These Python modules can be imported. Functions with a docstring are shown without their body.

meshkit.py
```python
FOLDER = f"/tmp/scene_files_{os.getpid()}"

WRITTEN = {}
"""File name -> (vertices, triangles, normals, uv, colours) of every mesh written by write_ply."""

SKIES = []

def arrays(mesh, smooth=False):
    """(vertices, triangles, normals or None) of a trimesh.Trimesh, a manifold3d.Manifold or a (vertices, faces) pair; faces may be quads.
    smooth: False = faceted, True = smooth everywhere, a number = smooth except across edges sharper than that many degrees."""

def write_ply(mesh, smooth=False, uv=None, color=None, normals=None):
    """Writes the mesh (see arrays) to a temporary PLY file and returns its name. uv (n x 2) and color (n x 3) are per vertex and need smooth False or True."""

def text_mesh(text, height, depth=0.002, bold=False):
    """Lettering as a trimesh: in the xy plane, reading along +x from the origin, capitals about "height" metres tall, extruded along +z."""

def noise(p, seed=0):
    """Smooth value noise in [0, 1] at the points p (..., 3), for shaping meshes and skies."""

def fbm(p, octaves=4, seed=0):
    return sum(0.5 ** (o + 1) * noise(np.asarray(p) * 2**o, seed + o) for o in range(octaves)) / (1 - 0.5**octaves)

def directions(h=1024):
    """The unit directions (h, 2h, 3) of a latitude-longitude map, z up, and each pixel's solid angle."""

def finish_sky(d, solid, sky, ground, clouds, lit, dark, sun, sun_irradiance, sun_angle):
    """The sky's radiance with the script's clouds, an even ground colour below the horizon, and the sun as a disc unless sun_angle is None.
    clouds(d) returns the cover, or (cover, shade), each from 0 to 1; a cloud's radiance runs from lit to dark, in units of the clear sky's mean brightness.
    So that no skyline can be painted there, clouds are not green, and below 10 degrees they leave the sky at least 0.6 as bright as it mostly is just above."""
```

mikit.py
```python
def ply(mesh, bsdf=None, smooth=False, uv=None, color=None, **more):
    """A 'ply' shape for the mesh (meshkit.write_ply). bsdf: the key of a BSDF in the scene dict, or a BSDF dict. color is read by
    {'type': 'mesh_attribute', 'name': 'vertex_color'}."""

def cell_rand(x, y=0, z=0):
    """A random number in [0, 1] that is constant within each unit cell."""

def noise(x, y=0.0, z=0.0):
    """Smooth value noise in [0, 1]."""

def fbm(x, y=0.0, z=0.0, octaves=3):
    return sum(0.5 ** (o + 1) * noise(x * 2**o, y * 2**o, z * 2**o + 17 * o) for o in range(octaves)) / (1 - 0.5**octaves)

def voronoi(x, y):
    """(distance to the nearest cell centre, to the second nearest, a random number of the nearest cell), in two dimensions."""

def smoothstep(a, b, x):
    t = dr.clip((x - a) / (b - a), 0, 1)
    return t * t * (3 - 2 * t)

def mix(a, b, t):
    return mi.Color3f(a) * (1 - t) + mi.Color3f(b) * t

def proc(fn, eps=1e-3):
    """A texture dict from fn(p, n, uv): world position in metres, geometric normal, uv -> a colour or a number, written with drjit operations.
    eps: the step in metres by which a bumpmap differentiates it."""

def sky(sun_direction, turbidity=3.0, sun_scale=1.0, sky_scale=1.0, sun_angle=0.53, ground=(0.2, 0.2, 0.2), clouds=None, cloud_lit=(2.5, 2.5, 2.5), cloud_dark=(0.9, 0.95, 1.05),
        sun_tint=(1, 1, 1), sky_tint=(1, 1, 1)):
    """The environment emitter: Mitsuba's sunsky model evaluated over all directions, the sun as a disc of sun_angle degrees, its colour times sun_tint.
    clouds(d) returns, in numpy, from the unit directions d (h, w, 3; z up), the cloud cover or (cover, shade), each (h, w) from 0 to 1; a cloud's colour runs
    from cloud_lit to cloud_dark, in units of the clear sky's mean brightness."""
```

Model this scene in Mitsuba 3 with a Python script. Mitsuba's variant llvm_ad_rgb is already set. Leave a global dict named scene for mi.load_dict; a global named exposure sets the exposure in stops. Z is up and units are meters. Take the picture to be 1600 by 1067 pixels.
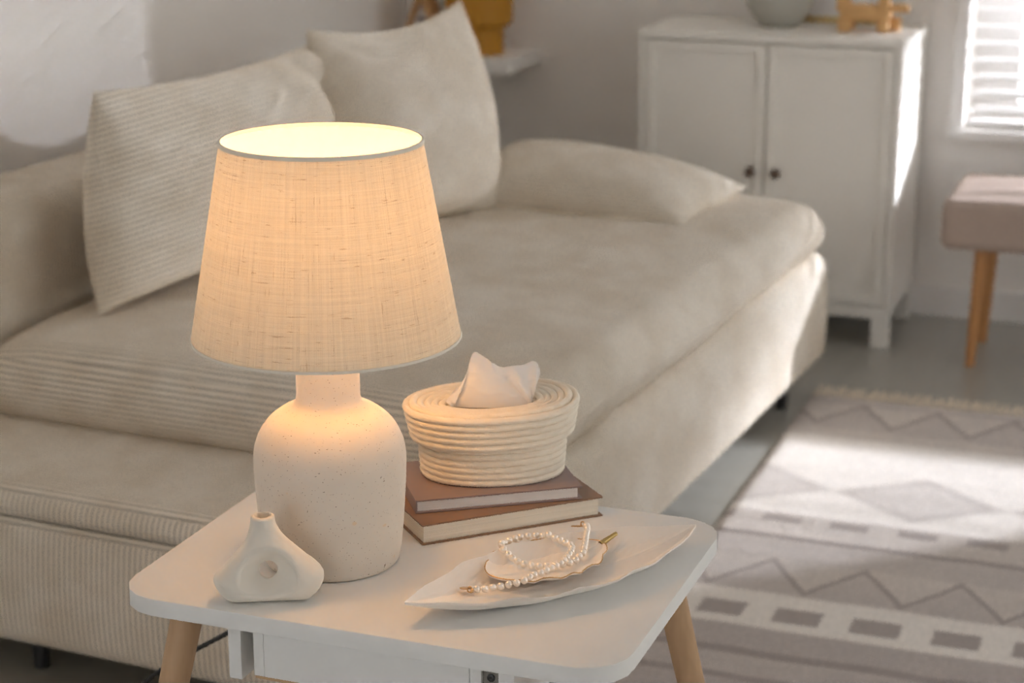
import math, random
import numpy as np, trimesh, drjit as dr, mitsuba as mi, manifold3d as m3
import mikit, meshkit
from mikit import proc, noise, fbm, cell_rand, smoothstep, mix
from shapely.geometry import Polygon, Point, LineString

random.seed(7); RNG = np.random.default_rng(7)
T = mi.ScalarTransform4f
scene, labels = {'type': 'scene'}, {}

# ------------------------------------------------------------------ camera, sky, sun, exposure
PITCH, YAW, CAM = math.radians(16.0), math.radians(20.5), (0.0, 0.0, 1.39)
FWD = (-math.sin(YAW)*math.cos(PITCH), math.cos(YAW)*math.cos(PITCH), -math.sin(PITCH))
scene['camera'] = {'type': 'thinlens', 'fov': 2*math.degrees(math.atan(800/3000)), 'fov_axis': 'x',
    'aperture_radius': 0.0062, 'focus_distance': 2.04, 'near_clip': 0.05, 'far_clip': 200.0,
    'to_world': T().look_at(origin=list(CAM), target=[CAM[i]+FWD[i] for i in range(3)], up=[0, 0, 1])}
exposure = 0.36
SUN = (1.15, 1.0, 0.43)
def overcast(d):
    f = meshkit.fbm(d*3.0, 4, seed=3)
    return np.clip(0.75+0.5*(f-0.5), 0, 1), np.clip(0.35+0.8*(f-0.5), 0, 1)
scene['sky'] = mikit.sky(SUN, turbidity=2.5, sun_scale=11.0, sky_scale=20.0, sun_angle=1.4, ground=(0.42, 0.41, 0.40), clouds=overcast,
    cloud_lit=(1.37, 1.31, 1.25), cloud_dark=(1.02, 0.99, 0.96), sun_tint=(0.77, 1.15, 2.55), sky_tint=(1.10, 1.0, 0.95))
BULB = (32.5, 15.5, 4.7)

# ------------------------------------------------------------------ helpers
def add(key, mesh, bsdf, smooth=30, **more):
    if key in scene:
        k = 1
        while f'{key}_{k:03d}' in scene: k += 1
        key = f'{key}_{k:03d}'
    scene[key] = mikit.ply(mesh, bsdf, smooth, **more)
    return key
def tag(key, label, cat=None, group=None, kind=None):
    d = {'label': label}
    if cat: d['category'] = cat
    if group: d['group'] = group
    if kind: d['kind'] = kind
    labels[key] = d
def struct(key, label):
    labels[key] = {'label': label, 'kind': 'structure'}
def cat(*ms):
    return trimesh.util.concatenate([m for m in ms])
def box(lo, hi, ch=0.0, seg=2):
    """a box with rounded (chamfered) edges"""
    lo, hi = np.array(lo, float), np.array(hi, float)
    if ch <= 0:
        m = trimesh.creation.box(hi-lo); m.apply_translation((lo+hi)/2); return m
    return rbox(lo, hi, ch, (1, 1, 1), seg)
def rbox(lo, hi, r, n=(8, 8, 8), seg=6):
    lo, hi = np.array(lo, float), np.array(hi, float); c, h = (lo+hi)/2, (hi-lo)/2
    r = min(r, h.min()*0.999)
    tt = np.tan(np.linspace(0, math.pi/4, seg+1))
    ax = []
    for k in range(3):
        mid = np.linspace(-(h[k]-r), h[k]-r, n[k]+1)
        e = (h[k]-r) + r*tt[1:]
        ax.append(np.concatenate([-e[::-1], mid, e]))
    V, Fc, o = [], [], 0
    for k in range(3):
        i, j = (k+1) % 3, (k+2) % 3
        A, B = np.meshgrid(ax[i], ax[j], indexing='ij'); na, nb = A.shape
        idx = np.arange(na*nb).reshape(na, nb)
        q = np.stack([idx[:-1, :-1], idx[1:, :-1], idx[1:, 1:], idx[:-1, 1:]], -1).reshape(-1, 4)
        for s in (-1, 1):
            P = np.zeros((na*nb, 3)); P[:, i] = A.ravel(); P[:, j] = B.ravel(); P[:, k] = s*h[k]
            V.append(P); Fc.append((q if s > 0 else q[:, ::-1])+o); o += na*nb
    V, Fc = np.vstack(V), np.vstack(Fc)
    Q = np.clip(V, -(h-r), h-r); D = V-Q
    V = Q + r*D/np.maximum(np.linalg.norm(D, axis=1, keepdims=True), 1e-12)
    m = trimesh.Trimesh(V+c, np.vstack([Fc[:, [0, 1, 2]], Fc[:, [0, 2, 3]]]), process=False)
    m.merge_vertices(digits_vertex=6); return m
def grid_faces(na, nb, wrap_a=False, wrap_b=False):
    ia = np.arange(na if wrap_a else na-1); jb = np.arange(nb if wrap_b else nb-1)
    I, J = np.meshgrid(ia, jb, indexing='ij'); I2, J2 = (I+1) % na, (J+1) % nb
    q = np.stack([I*nb+J, I2*nb+J, I2*nb+J2, I*nb+J2], -1).reshape(-1, 4)
    return np.vstack([q[:, [0, 1, 2]], q[:, [0, 2, 3]]])
def lathe(prof, at=(0, 0, 0), seg=96):
    """prof: list of (r, z), bottom to top for an outer skin"""
    p = np.array(prof, float); a = np.arange(seg)*2*math.pi/seg
    V = np.stack([p[None, :, 0]*np.cos(a)[:, None], p[None, :, 0]*np.sin(a)[:, None], np.broadcast_to(p[:, 1], (seg, len(p)))], -1).reshape(-1, 3)
    m = trimesh.Trimesh(V+np.array(at), grid_faces(seg, len(p), wrap_a=True), process=False)
    m.update_faces(m.area_faces > 1e-14); return m
def spline(pts, n):
    from scipy.interpolate import CubicSpline, PchipInterpolator
    p = np.array(pts, float); t = np.concatenate([[0], np.cumsum(np.linalg.norm(np.diff(p, axis=0), axis=1))])
    s = np.linspace(0, t[-1], n)
    return np.stack([PchipInterpolator(t, p[:, k])(s) for k in range(p.shape[1])], 1)
def cspline(pts, n, closed=False):
    from scipy.interpolate import CubicSpline
    p = np.array(pts, float)
    if closed: p = np.vstack([p, p[:1]])
    t = np.concatenate([[0], np.cumsum(np.linalg.norm(np.diff(p, axis=0), axis=1))])
    s = np.linspace(0, t[-1], n, endpoint=not closed)
    return CubicSpline(t, p, bc_type='periodic' if closed else 'natural')(s)
def tube(path, r, sides=12, closed=False, braid=None, caps=True):
    p = np.array(path, float); n = len(p)
    t = (np.roll(p, -1, 0)-np.roll(p, 1, 0)) if closed else np.gradient(p, axis=0)
    t /= np.linalg.norm(t, axis=1, keepdims=True)
    a = np.cross(t, np.where(np.abs(t[:, 2:]) < 0.95, [0, 0, 1.0], [1.0, 0, 0])); a /= np.linalg.norm(a, axis=1, keepdims=True)
    b = np.cross(t, a); ang = np.arange(sides)*2*math.pi/sides
    R = np.broadcast_to(np.asarray(r, float).reshape(-1, 1) if np.ndim(r) else np.full((1, 1), r), (n, sides)).copy()
    if braid:
        d = np.concatenate([[0], np.cumsum(np.linalg.norm(np.diff(p, axis=0), axis=1))])
        k = 2*math.pi*np.round(d[-1]/braid)/max(d[-1]*n/(n-1), 1e-9)
        R *= 1 + 0.11*np.sin(k*d[:, None]+2*ang[None])*np.sin(k*d[:, None]-2*ang[None]) + 0.03*np.sin(k*d[:, None]+3*ang[None])
    V = (p[:, None]+R[..., None]*(np.cos(ang)[None, :, None]*a[:, None]+np.sin(ang)[None, :, None]*b[:, None])).reshape(-1, 3)
    F = grid_faces(n, sides, wrap_a=closed, wrap_b=True)
    if not closed and caps:
        V = np.vstack([V, p[0], p[-1]]); c0, c1 = n*sides, n*sides+1; j = np.arange(sides); j2 = (j+1) % sides
        F = np.vstack([F, np.stack([j2*0+c0, j2, j], 1), np.stack([j*0+c1, (n-1)*sides+j, (n-1)*sides+j2], 1)])
    m = trimesh.Trimesh(V, F, process=False)
    if m.volume < 0: m.invert()
    return m
def cyl(p0, p1, r0, r1=None, seg=24):
    r1 = r0 if r1 is None else r1
    p0, p1 = np.array(p0, float), np.array(p1, float)
    return tube(np.stack([p0+(p1-p0)*t for t in (0, 0.001, 0.5, 0.999, 1)]), np.array([r0*0.93, r0, (r0+r1)/2, r1, r1*0.93]), seg)
def extrude(poly, z0, z1, ch=0.0):
    """vertical extrusion with chamfered rims"""
    if ch <= 0:
        m = trimesh.creation.extrude_polygon(poly, z1-z0, engine='earcut'); m.apply_translation([0, 0, z0]); return m
    rings = [(poly.buffer(-ch), z0), (poly.buffer(-ch*0.3), z0+ch*0.3), (poly, z0+ch), (poly, z1-ch), (poly.buffer(-ch*0.3), z1-ch*0.3), (poly.buffer(-ch), z1)]
    N = max(96, len(poly.exterior.coords))
    loops = []
    base = [poly.exterior.interpolate(t, normalized=True) for t in np.linspace(0, 1, N, endpoint=False)]
    c = np.array(poly.centroid.coords[0])
    for pg, z in rings:
        ex = pg.exterior; pts = np.array([ex.interpolate(ex.project(b)).coords[0] for b in base])
        loops.append(np.column_stack([pts, np.full(N, z)]))
    V = np.vstack(loops); F = grid_faces(len(rings), N, wrap_b=True)[:, ::-1]
    j = np.arange(N); j2 = (j+1) % N; c0, c1 = len(V), len(V)+1
    V = np.vstack([V, [*c, z0], [*c, z1]])
    F = np.vstack([F, np.stack([j*0+c0, j, j2], 1)[:, ::-1], np.stack([j*0+c1, (len(rings)-1)*N+j, (len(rings)-1)*N+j2], 1)])
    m = trimesh.Trimesh(V, F, process=False)
    m.fix_normals(); return m
def rot(m, deg, about=(0, 0, 0), axis=(0, 0, 1)):
    m = m.copy(); m.apply_transform(trimesh.transformations.rotation_matrix(math.radians(deg), axis, about)); return m
def mv(m, d):
    m = m.copy(); m.apply_translation(d); return m

# ------------------------------------------------------------------ materials
def rgb(c): return {'type': 'rgb', 'value': list(c)}
def mat(key, color, rough=0.5, **kw):
    d = {'type': 'principled', 'base_color': color if isinstance(color, dict) else rgb(color), 'roughness': rough, 'specular': 0.4}
    d.update(kw); scene[key] = {'type': 'twosided', 'bsdf': d}
def bumped(key, color, height, rough=0.8, eps=1e-3, **kw):
    d = {'type': 'principled', 'base_color': color if isinstance(color, dict) else rgb(color), 'roughness': rough, 'specular': 0.3}
    d.update(kw)
    scene[key] = {'type': 'twosided', 'bsdf': {'type': 'bumpmap', 'arbitrary': proc(height, eps), 'scale': 1.0, 'bsdf': d}}

mat('m_wall', (0.86, 0.83, 0.80), 0.85, specular=0.2)
mat('m_ceiling', (0.89, 0.88, 0.86), 0.9, specular=0.2)
mat('m_white_paint', (0.80, 0.78, 0.76), 0.45)
mat('m_table_white', (0.745, 0.75, 0.74), 0.42)
mat('m_slat', (0.86, 0.85, 0.84), 0.5)
mat('m_cabinet', (0.76, 0.735, 0.69), 0.45)
mat('m_floor', proc(lambda p, n, uv: mix((0.265, 0.257, 0.228), (0.305, 0.297, 0.265), fbm(p.x*22, p.y*2.2, 0, 4))), 0.28, specular=0.5)
def wood(light, dark, sx, sy, sz, f=1.0):
    def fn(p, n, uv):
        g = fbm(p.x*sx, p.y*sy, p.z*sz, 4); k = fbm(p.x*sx*5, p.y*sy*5, p.z*sz*2.2+9, 2)
        return mix(light, dark, dr.clip(0.65*g+0.5*k-0.1, 0, 1))
    return proc(fn)
mat('m_beech', wood((0.50, 0.33, 0.195), (0.37, 0.225, 0.12), 45, 45, 5), 0.5)
mat('m_raw_edge', (0.45, 0.30, 0.17), 0.7)
mat('m_stool_leg', wood((0.50, 0.25, 0.095), (0.36, 0.165, 0.055), 40, 40, 4), 0.5)
mat('m_toy', wood((0.66, 0.40, 0.17), (0.50, 0.27, 0.10), 40, 40, 40), 0.55)
mat('m_black_metal', (0.02, 0.02, 0.02), 0.4)
mat('m_dark_metal', (0.18, 0.17, 0.15), 0.35, metallic=0.9)
mat('m_knob', (0.10, 0.065, 0.045), 0.35, metallic=0.6)
mat('m_cable', (0.012, 0.012, 0.012), 0.5)
mat('m_gold', (0.64, 0.42, 0.21), 0.25, metallic=1.0)
mat('m_gold_frame', (0.50, 0.36, 0.14), 0.35, metallic=0.8)
mat('m_picture', (0.74, 0.72, 0.71), 0.6)
mat('m_green_picture', (0.66, 0.67, 0.60), 0.6)
mat('m_mustard', (0.42, 0.195, 0.016), 0.55)
mat('m_brown_wood', wood((0.48, 0.28, 0.12), (0.36, 0.19, 0.08), 30, 30, 30), 0.6)
mat('m_pale_wood', (0.62, 0.54, 0.44), 0.6)
mat('m_house_white', (0.74, 0.72, 0.72), 0.6)
mat('m_house_hole', (0.16, 0.14, 0.13), 0.8)
mat('m_grey_vase', (0.43, 0.42, 0.375), 0.5)
mat('m_book_brown', (0.215, 0.13, 0.08), 0.42)
mat('m_book_mauve', (0.235, 0.175, 0.165), 0.42)
def pages(tint):
    def fn(p, n, uv):
        return mix(tint, tuple(0.88*c for c in tint), smoothstep(0.45, 0.9, noise(p.z*2600, p.x*9, p.y*9)))
    return proc(fn)
mat('m_pages_cream', pages((0.80, 0.73, 0.62)), 0.8, specular=0.15)
mat('m_pages_white', pages((0.78, 0.74, 0.72)), 0.8, specular=0.15)
mat('m_porcelain', (0.84, 0.80, 0.75), 0.16, specular=0.55, clearcoat=0.6, clearcoat_gloss=0.9)
mat('m_pearl', (0.93, 0.875, 0.80), 0.17, metallic=0.5, specular=0.9, clearcoat=1.0, clearcoat_gloss=0.95)
def stone(p, n, uv):
    s = noise(p.x*640, p.y*640, p.z*640); b = noise(p.x*200+5, p.y*200, p.z*200); r = noise(p.x*90, p.y*90+3, p.z*90)
    base = mix((0.655, 0.59, 0.515), (0.70, 0.645, 0.575), fbm(p.x*30, p.y*30, p.z*30, 3))
    base = mix(base, (0.28, 0.225, 0.17), 0.85*smoothstep(0.86, 0.92, s))
    base = mix(base, (0.22, 0.15, 0.10), smoothstep(0.965, 0.98, b))
    return mix(base, (0.70, 0.52, 0.33), 0.6*smoothstep(0.93, 0.96, r))
bumped('m_stoneware', proc(stone), lambda p, n, uv: 0.00012*fbm(p.x*500, p.y*500, p.z*500, 3), 0.75, 4e-4)
bumped('m_vase_clay', proc(lambda p, n, uv: mix((0.72, 0.68, 0.61), (0.76, 0.725, 0.66), fbm(p.x*40, p.y*40, p.z*40, 3))),
       lambda p, n, uv: 0.00010*fbm(p.x*700, p.y*700, p.z*700, 2), 0.85, 4e-4)
mat('m_rope', proc(lambda p, n, uv: mix((0.82, 0.745, 0.63), (0.88, 0.81, 0.70), noise(p.x*160, p.y*160, p.z*160))), 0.9, specular=0.1, sheen=0.4)
scene['m_tissue'] = {'type': 'principledthin', 'base_color': rgb((0.94, 0.93, 0.92)), 'roughness': 0.8, 'diff_trans': 0.75, 'spec_trans': 0.0}
mat('m_stool_fabric', proc(lambda p, n, uv: mix((0.33, 0.255, 0.215), (0.40, 0.32, 0.275), noise(p.x*300, p.y*300, p.z*300))), 0.95, specular=0.1, sheen=0.5)
mat('m_fringe', (0.66, 0.58, 0.48), 0.95, specular=0.1)

# ribbed velvet (corduroy)
SOFA_ROT = -3.3
ST = np.array([math.sin(math.radians(3.3)), math.cos(math.radians(3.3)), 0.0]); SN = np.array([ST[1], -ST[0], 0.0])
P0 = np.array([-0.913, 3.3, 0.0])            # a point on the sofa's front plane
def SL(s, u, z):                              # sofa frame: s along it, u from the front backwards
    return P0 + ST*(s) - SN*u + np.array([0, 0, z])
PITCH_RIB = 0.0100
def rib(q):
    t = q/PITCH_RIB; t = t-dr.floor(t)
    return 0.0040*dr.sqrt(dr.maximum(1-dr.square(2*t-1), 0.0))
def nap(p):
    a = fbm(p.x*7, p.y*7, p.z*7, 3); b = fbm(p.x*22+4, p.y*22, p.z*22, 2)
    return mix((0.71, 0.62, 0.505), (0.82, 0.745, 0.64), smoothstep(0.3, 0.75, 0.6*a+0.4*b))
def rib_shade_color(qf):
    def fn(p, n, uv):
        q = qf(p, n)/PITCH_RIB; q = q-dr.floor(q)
        return nap(p)*(0.62+0.38*smoothstep(0.0, 0.5, dr.minimum(q, 1-q)*1.6))  # groove shade between the ribs is painted into the fabric colour
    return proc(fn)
def q_s(p, n): return p.x*ST[0]+p.y*ST[1]
def q_u(p, n): return p.x*SN[0]+p.y*SN[1]
def q_base(p, n): return dr.select(dr.abs(n.x*ST[0]+n.y*ST[1]) > 0.72, q_u(p, n), q_s(p, n))
def q_seat(p, n): return dr.select(dr.abs(n.x*ST[0]+n.y*ST[1]) > 0.72, p.z, q_s(p, n))
def q_pillow(p, n): return p.z*0.95-(p.x)*0.3
def q_bolster(p, n): return p.y*0.9+p.z*0.9
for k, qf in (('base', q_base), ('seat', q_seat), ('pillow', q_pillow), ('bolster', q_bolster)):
    bumped('m_cord_'+k, rib_shade_color(qf), (lambda qf: lambda p, n, uv: rib(qf(p, n)))(qf), 0.9, 7e-4, specular=0.15, sheen=0.6)

# linen lampshade
LAMP = np.array([-0.8775, 1.781, 0.575])
def linen(p, n, uv):
    a = dr.atan2(p.y-LAMP[1], p.x-LAMP[0])*0.125; z = p.z
    warp = noise(a*2400, z*14, 3); weft = noise(z*2400, a*16, 8); warp2 = noise(a*700, z*7, 5); weft2 = noise(z*900, a*22, 6)
    slub = smoothstep(0.86, 0.97, noise(z*1300, a*75, 1)) + 0.8*smoothstep(0.88, 0.98, noise(a*1300, z*55, 2))
    v = 0.80+0.12*(warp-0.5)+0.12*(weft-0.5)+0.055*(warp2-0.5)+0.035*(weft2-0.5)
    return mix((1.0, 0.935, 0.80), (0.62, 0.52, 0.37), 0.75*dr.clip(slub, 0, 1))*v
scene['m_shade'] = {'type': 'principledthin', 'base_color': proc(linen), 'roughness': 0.9, 'diff_trans': 1.0, 'spec_trans': 0.0}
scene['m_lining'] = {'type': 'principledthin', 'base_color': rgb((0.95, 0.945, 0.93)), 'roughness': 0.8, 'diff_trans': 0.45, 'spec_trans': 0.0}
mat('m_shade_tape', (0.76, 0.72, 0.64), 0.9, specular=0.1)
mat('m_socket', (0.75, 0.6, 0.35), 0.4, metallic=0.7)

# the rug: woven bands, zigzags, blocks (far end at y = 4.35)
RUG_X0, RUG_Y1 = -0.86, 4.35
def rug_color(p, n, uv):
    x = p.x-RUG_X0; y = p.y
    wob = 0.006*(noise(x*18, y*18)-0.5); y = y+wob; x = x+0.006*(noise(x*20+7, y*20)-0.5)
    def band(a, b, s=0.006): return smoothstep(a-s, a+s, y)*(1-smoothstep(b-s, b+s, y))
    def tri(per, ph): 
        t = (x+ph)/per; t = t-dr.floor(t); return dr.abs(2*t-1)            # 1 at the peaks, 0 in the valleys
    ground = mix((0.58, 0.52, 0.475), (0.50, 0.455, 0.425), fbm(x*14, y*14, 0, 3))
    pale = mi.Color3f(0.78, 0.73, 0.68); grey = mi.Color3f(0.285, 0.245, 0.23); mid = mi.Color3f(0.42, 0.375, 0.355)
    c = ground
    def put(c, col, m): return mix(c, col, m)
    c = put(c, mid, 0.7*band(4.285, 4.31))
    z = 4.13+0.15*tri(0.172, 0.035); c = put(c, grey, 0.75*(1-smoothstep(0.008, 0.024, dr.abs(y-z))))
    c = put(c, mid, 0.55*band(4.10, 4.31)*smoothstep(0.0, 0.03, z-y))
    c = put(c, pale, 0.75*band(3.54, 4.04))
    # large pale lozenges between 3.56 and 3.90
    z2 = dr.abs(y-3.70)/0.135; tr = tri(0.35, -0.005)
    c = put(c, mid, 0.5*smoothstep(-0.12, 0.12, tr-z2-0.1)*band(3.57, 3.84)); c = put(c, grey, 0.25*(1-smoothstep(0.05, 0.2, dr.abs(z2+0.1-tr)))*band(3.57, 3.84))
    t = (x-0.075)/0.132; t = t-dr.floor(t)
    blocks = smoothstep(0.0, 0.07, t)*(1-smoothstep(0.58, 0.65, t))
    c = put(c, grey, 0.75*blocks*band(3.49, 3.525))
    c = put(c, grey, 0.8*band(3.400, 3.422))
    z = 3.155+0.14*tri(0.175, 0.027); c = put(c, grey, 0.75*(1-smoothstep(0.006, 0.018, dr.abs(y-z))))
    c = put(c, mid, 0.5*band(3.145, 3.39)*smoothstep(0.0, 0.02, z-y)); c = put(c, mid, 0.35*band(3.30, 3.40))
    c = put(c, pale, band(2.99, 3.138)); t2 = (x-0.07)/0.1345; t2 = t2-dr.floor(t2)
    blocks2 = smoothstep(0.0, 0.06, t2)*(1-smoothstep(0.60, 0.66, t2)); c = put(c, grey, 0.85*blocks2*band(3.022, 3.084))
    c = put(c, mid, 0.8*band(2.90, 2.985)); c = put(c, grey, 0.85*band(2.872, 2.90)); c = put(c, mid, 0.45*band(2.80, 2.872)); c = put(c, grey, 0.8*band(2.775, 2.80))
    c = put(c, mid, 0.75*band(2.62, 2.775)); c = put(c, grey, 0.85*band(2.590, 2.62)); c = put(c, mid, 0.6*band(2.40, 2.56)); c = put(c, grey, 0.7*band(2.33, 2.36)); c = put(c, pale, 0.7*band(1.9, 2.2))
    tw = (x*0.55+y)*95; yarn = 0.5+0.5*dr.sin(6.2832*tw)
    return c*(0.80+0.22*yarn*noise(x*260, y*90)+0.10*noise(x*420, y*420))
bumped('m_rug', proc(rug_color), lambda p, n, uv: 0.0008*noise((p.x*0.55+p.y)*190, (p.x-p.y*0.55)*60)+0.0005*noise(p.x*300, p.y*300), 0.98, 1e-3, specular=0.05, sheen=0.3)

# ------------------------------------------------------------------ the room
WB, WL, WR, WN, CEIL = 5.20, -2.28, 2.60, -2.0, 2.60
add('floor', box((WL-.2, WN-.2, -0.1), (WR+.2, WB+.25, 0.0)), 'm_floor', False); struct('floor', 'smooth grey-beige laminate floor')
add('ceiling', box((WL-.2, WN-.2, CEIL), (WR+.2, WB+.25, CEIL+0.1)), 'm_ceiling', False); struct('ceiling', 'plain white ceiling')
W1 = dict(x0=-0.655, x1=1.85, z0=0.52, z1=2.05)
def holed(lo, hi, holes):
    a = m3.Manifold.cube(list(np.subtract(hi, lo))).translate(list(lo))
    for l, h in holes: a = a-m3.Manifold.cube(list(np.subtract(h, l))).translate(list(l))
    return a
add('wall_back', holed((WL-.2, WB, 0), (WR+.2, WB+0.22, CEIL), [((W1['x0'], WB-.1, W1['z0']), (W1['x1'], WB+.4, W1['z1']))]), 'm_wall', False)
struct('wall_back', 'white far wall behind the cabinet, with a window at its right')
add('wall_left', box((WL-.2, WN-.2, 0), (WL, WB, CEIL)), 'm_wall', False); struct('wall_left', 'white wall behind the sofa')
W2 = dict(y0=1.0, y1=3.75, z0=0.4, z1=2.45)
add('wall_right', holed((WR, WN-.2, 0), (WR+.2, WB, CEIL), [((WR-.1, W2['y0'], W2['z0']), (WR+.4, W2['y1'], W2['z1']))]), 'm_wall', False); struct('wall_right', 'white wall with an added window opening, right of the frame')
W3 = dict(x0=-2.0, x1=-0.6, z0=0.75, z1=2.0)
add('wall_near', holed((WL, WN-.2, 0), (WR, WN, CEIL), [((W3['x0'], WN-.4, W3['z0']), (W3['x1'], WN+.2, W3['z1']))]), 'm_wall', False); struct('wall_near', 'white wall with a wide window, behind the viewer')
add('baseboard_back', box((WL, WB-0.016, 0), (WR, WB, 0.085), 0.003), 'm_white_paint'); struct('baseboard_back', 'low white skirting board along the far wall')
add('baseboard_left', box((WL, WN, 0), (WL+0.016, WB-0.016, 0.085), 0.003), 'm_white_paint'); struct('baseboard_left', 'low white skirting board along the wall behind the sofa')
scene['m_pane'] = {'type': 'thindielectric'}
def window(key, axis, a0, a1, z0, z1, at, out, inner, label, split=0.5, stile=0.055):
    """frame bars at depth `at`, pane, an inner casing and a sill; axis 0: wall across x, 1: wall across y"""
    def B(l0, l1, d0, d1, q0, q1, ch=0.003):
        d0, d1 = min(d0, d1), max(d0, d1)
        return box((l0, d0, q0), (l1, d1, q1), ch) if axis == 0 else box((d0, l0, q0), (d1, l1, q1), ch)
    f = 0.055; t = 0.05*out
    mid = a0+(a1-a0)*(split or 0)
    bars = [B(mid-.04, mid+.04, at, at+t, z0+f, z1-f)] if split else []
    add(key+'__frame', cat(*bars, B(a0, a0+stile, at, at+t, z0, z1), B(a1-f, a1, at, at+t, z0, z1), B(a0+f, a1-f, at, at+t, z0, z0+f), B(a0+f, a1-f, at, at+t, z1-f, z1)), 'm_white_paint')
    def R(l0, l1):
        m = B(l0, l1, at+t*.45, at+t*.55, z0+f, z1-f, 0)
        p = np.array(m.vertices); k = 1 if axis == 0 else 0
        p[:, k] = at+t*.5
        q = np.array([[l0, at+t*.5, z0+f], [l1, at+t*.5, z0+f], [l1, at+t*.5, z1-f], [l0, at+t*.5, z1-f]])
        if axis == 1: q = q[:, [1, 0, 2]]
        return trimesh.Trimesh(q, [[0, 1, 2], [0, 2, 3]], process=False)
    for l0, l1 in (((a0+stile, mid-.04), (mid+.04, a1-f)) if split else ((a0+stile, a1-f),)): add(key+'__pane', R(l0, l1), 'm_pane', False)
    c = 0.035; e = -0.012*out
    add(key+'__casing', cat(B(a0-c, a0, inner, inner+e, z0-.03, z1+c), B(a1, a1+c, inner, inner+e, z0-.03, z1+c), B(a0, a1, inner, inner+e, z1, z1+c)), 'm_white_paint')
    add(key+'__sill', B(a0-c, a1+c, inner-0.03*out, at, z0-0.025, z0, 0.003), 'm_white_paint')
    struct(key, label)
window('window_1', 0, W1['x0'], W1['x1'], W1['z0'], W1['z1'], WB+0.15, 1, WB, 'white framed window with a venetian blind in the far wall', None, 0.125)
window('window_2', 1, W2['y0'], W2['y1'], W2['z0'], W2['z1'], WR+0.13, 1, WR, 'unseen white framed window added in the right wall for fill daylight')  # out of view, added to let in fill daylight from the right
window('window_3', 0, W3['x0'], W3['x1'], W3['z0'], W3['z1'], WN-0.13, -1, WN, 'wide white framed window behind the viewer')
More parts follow.
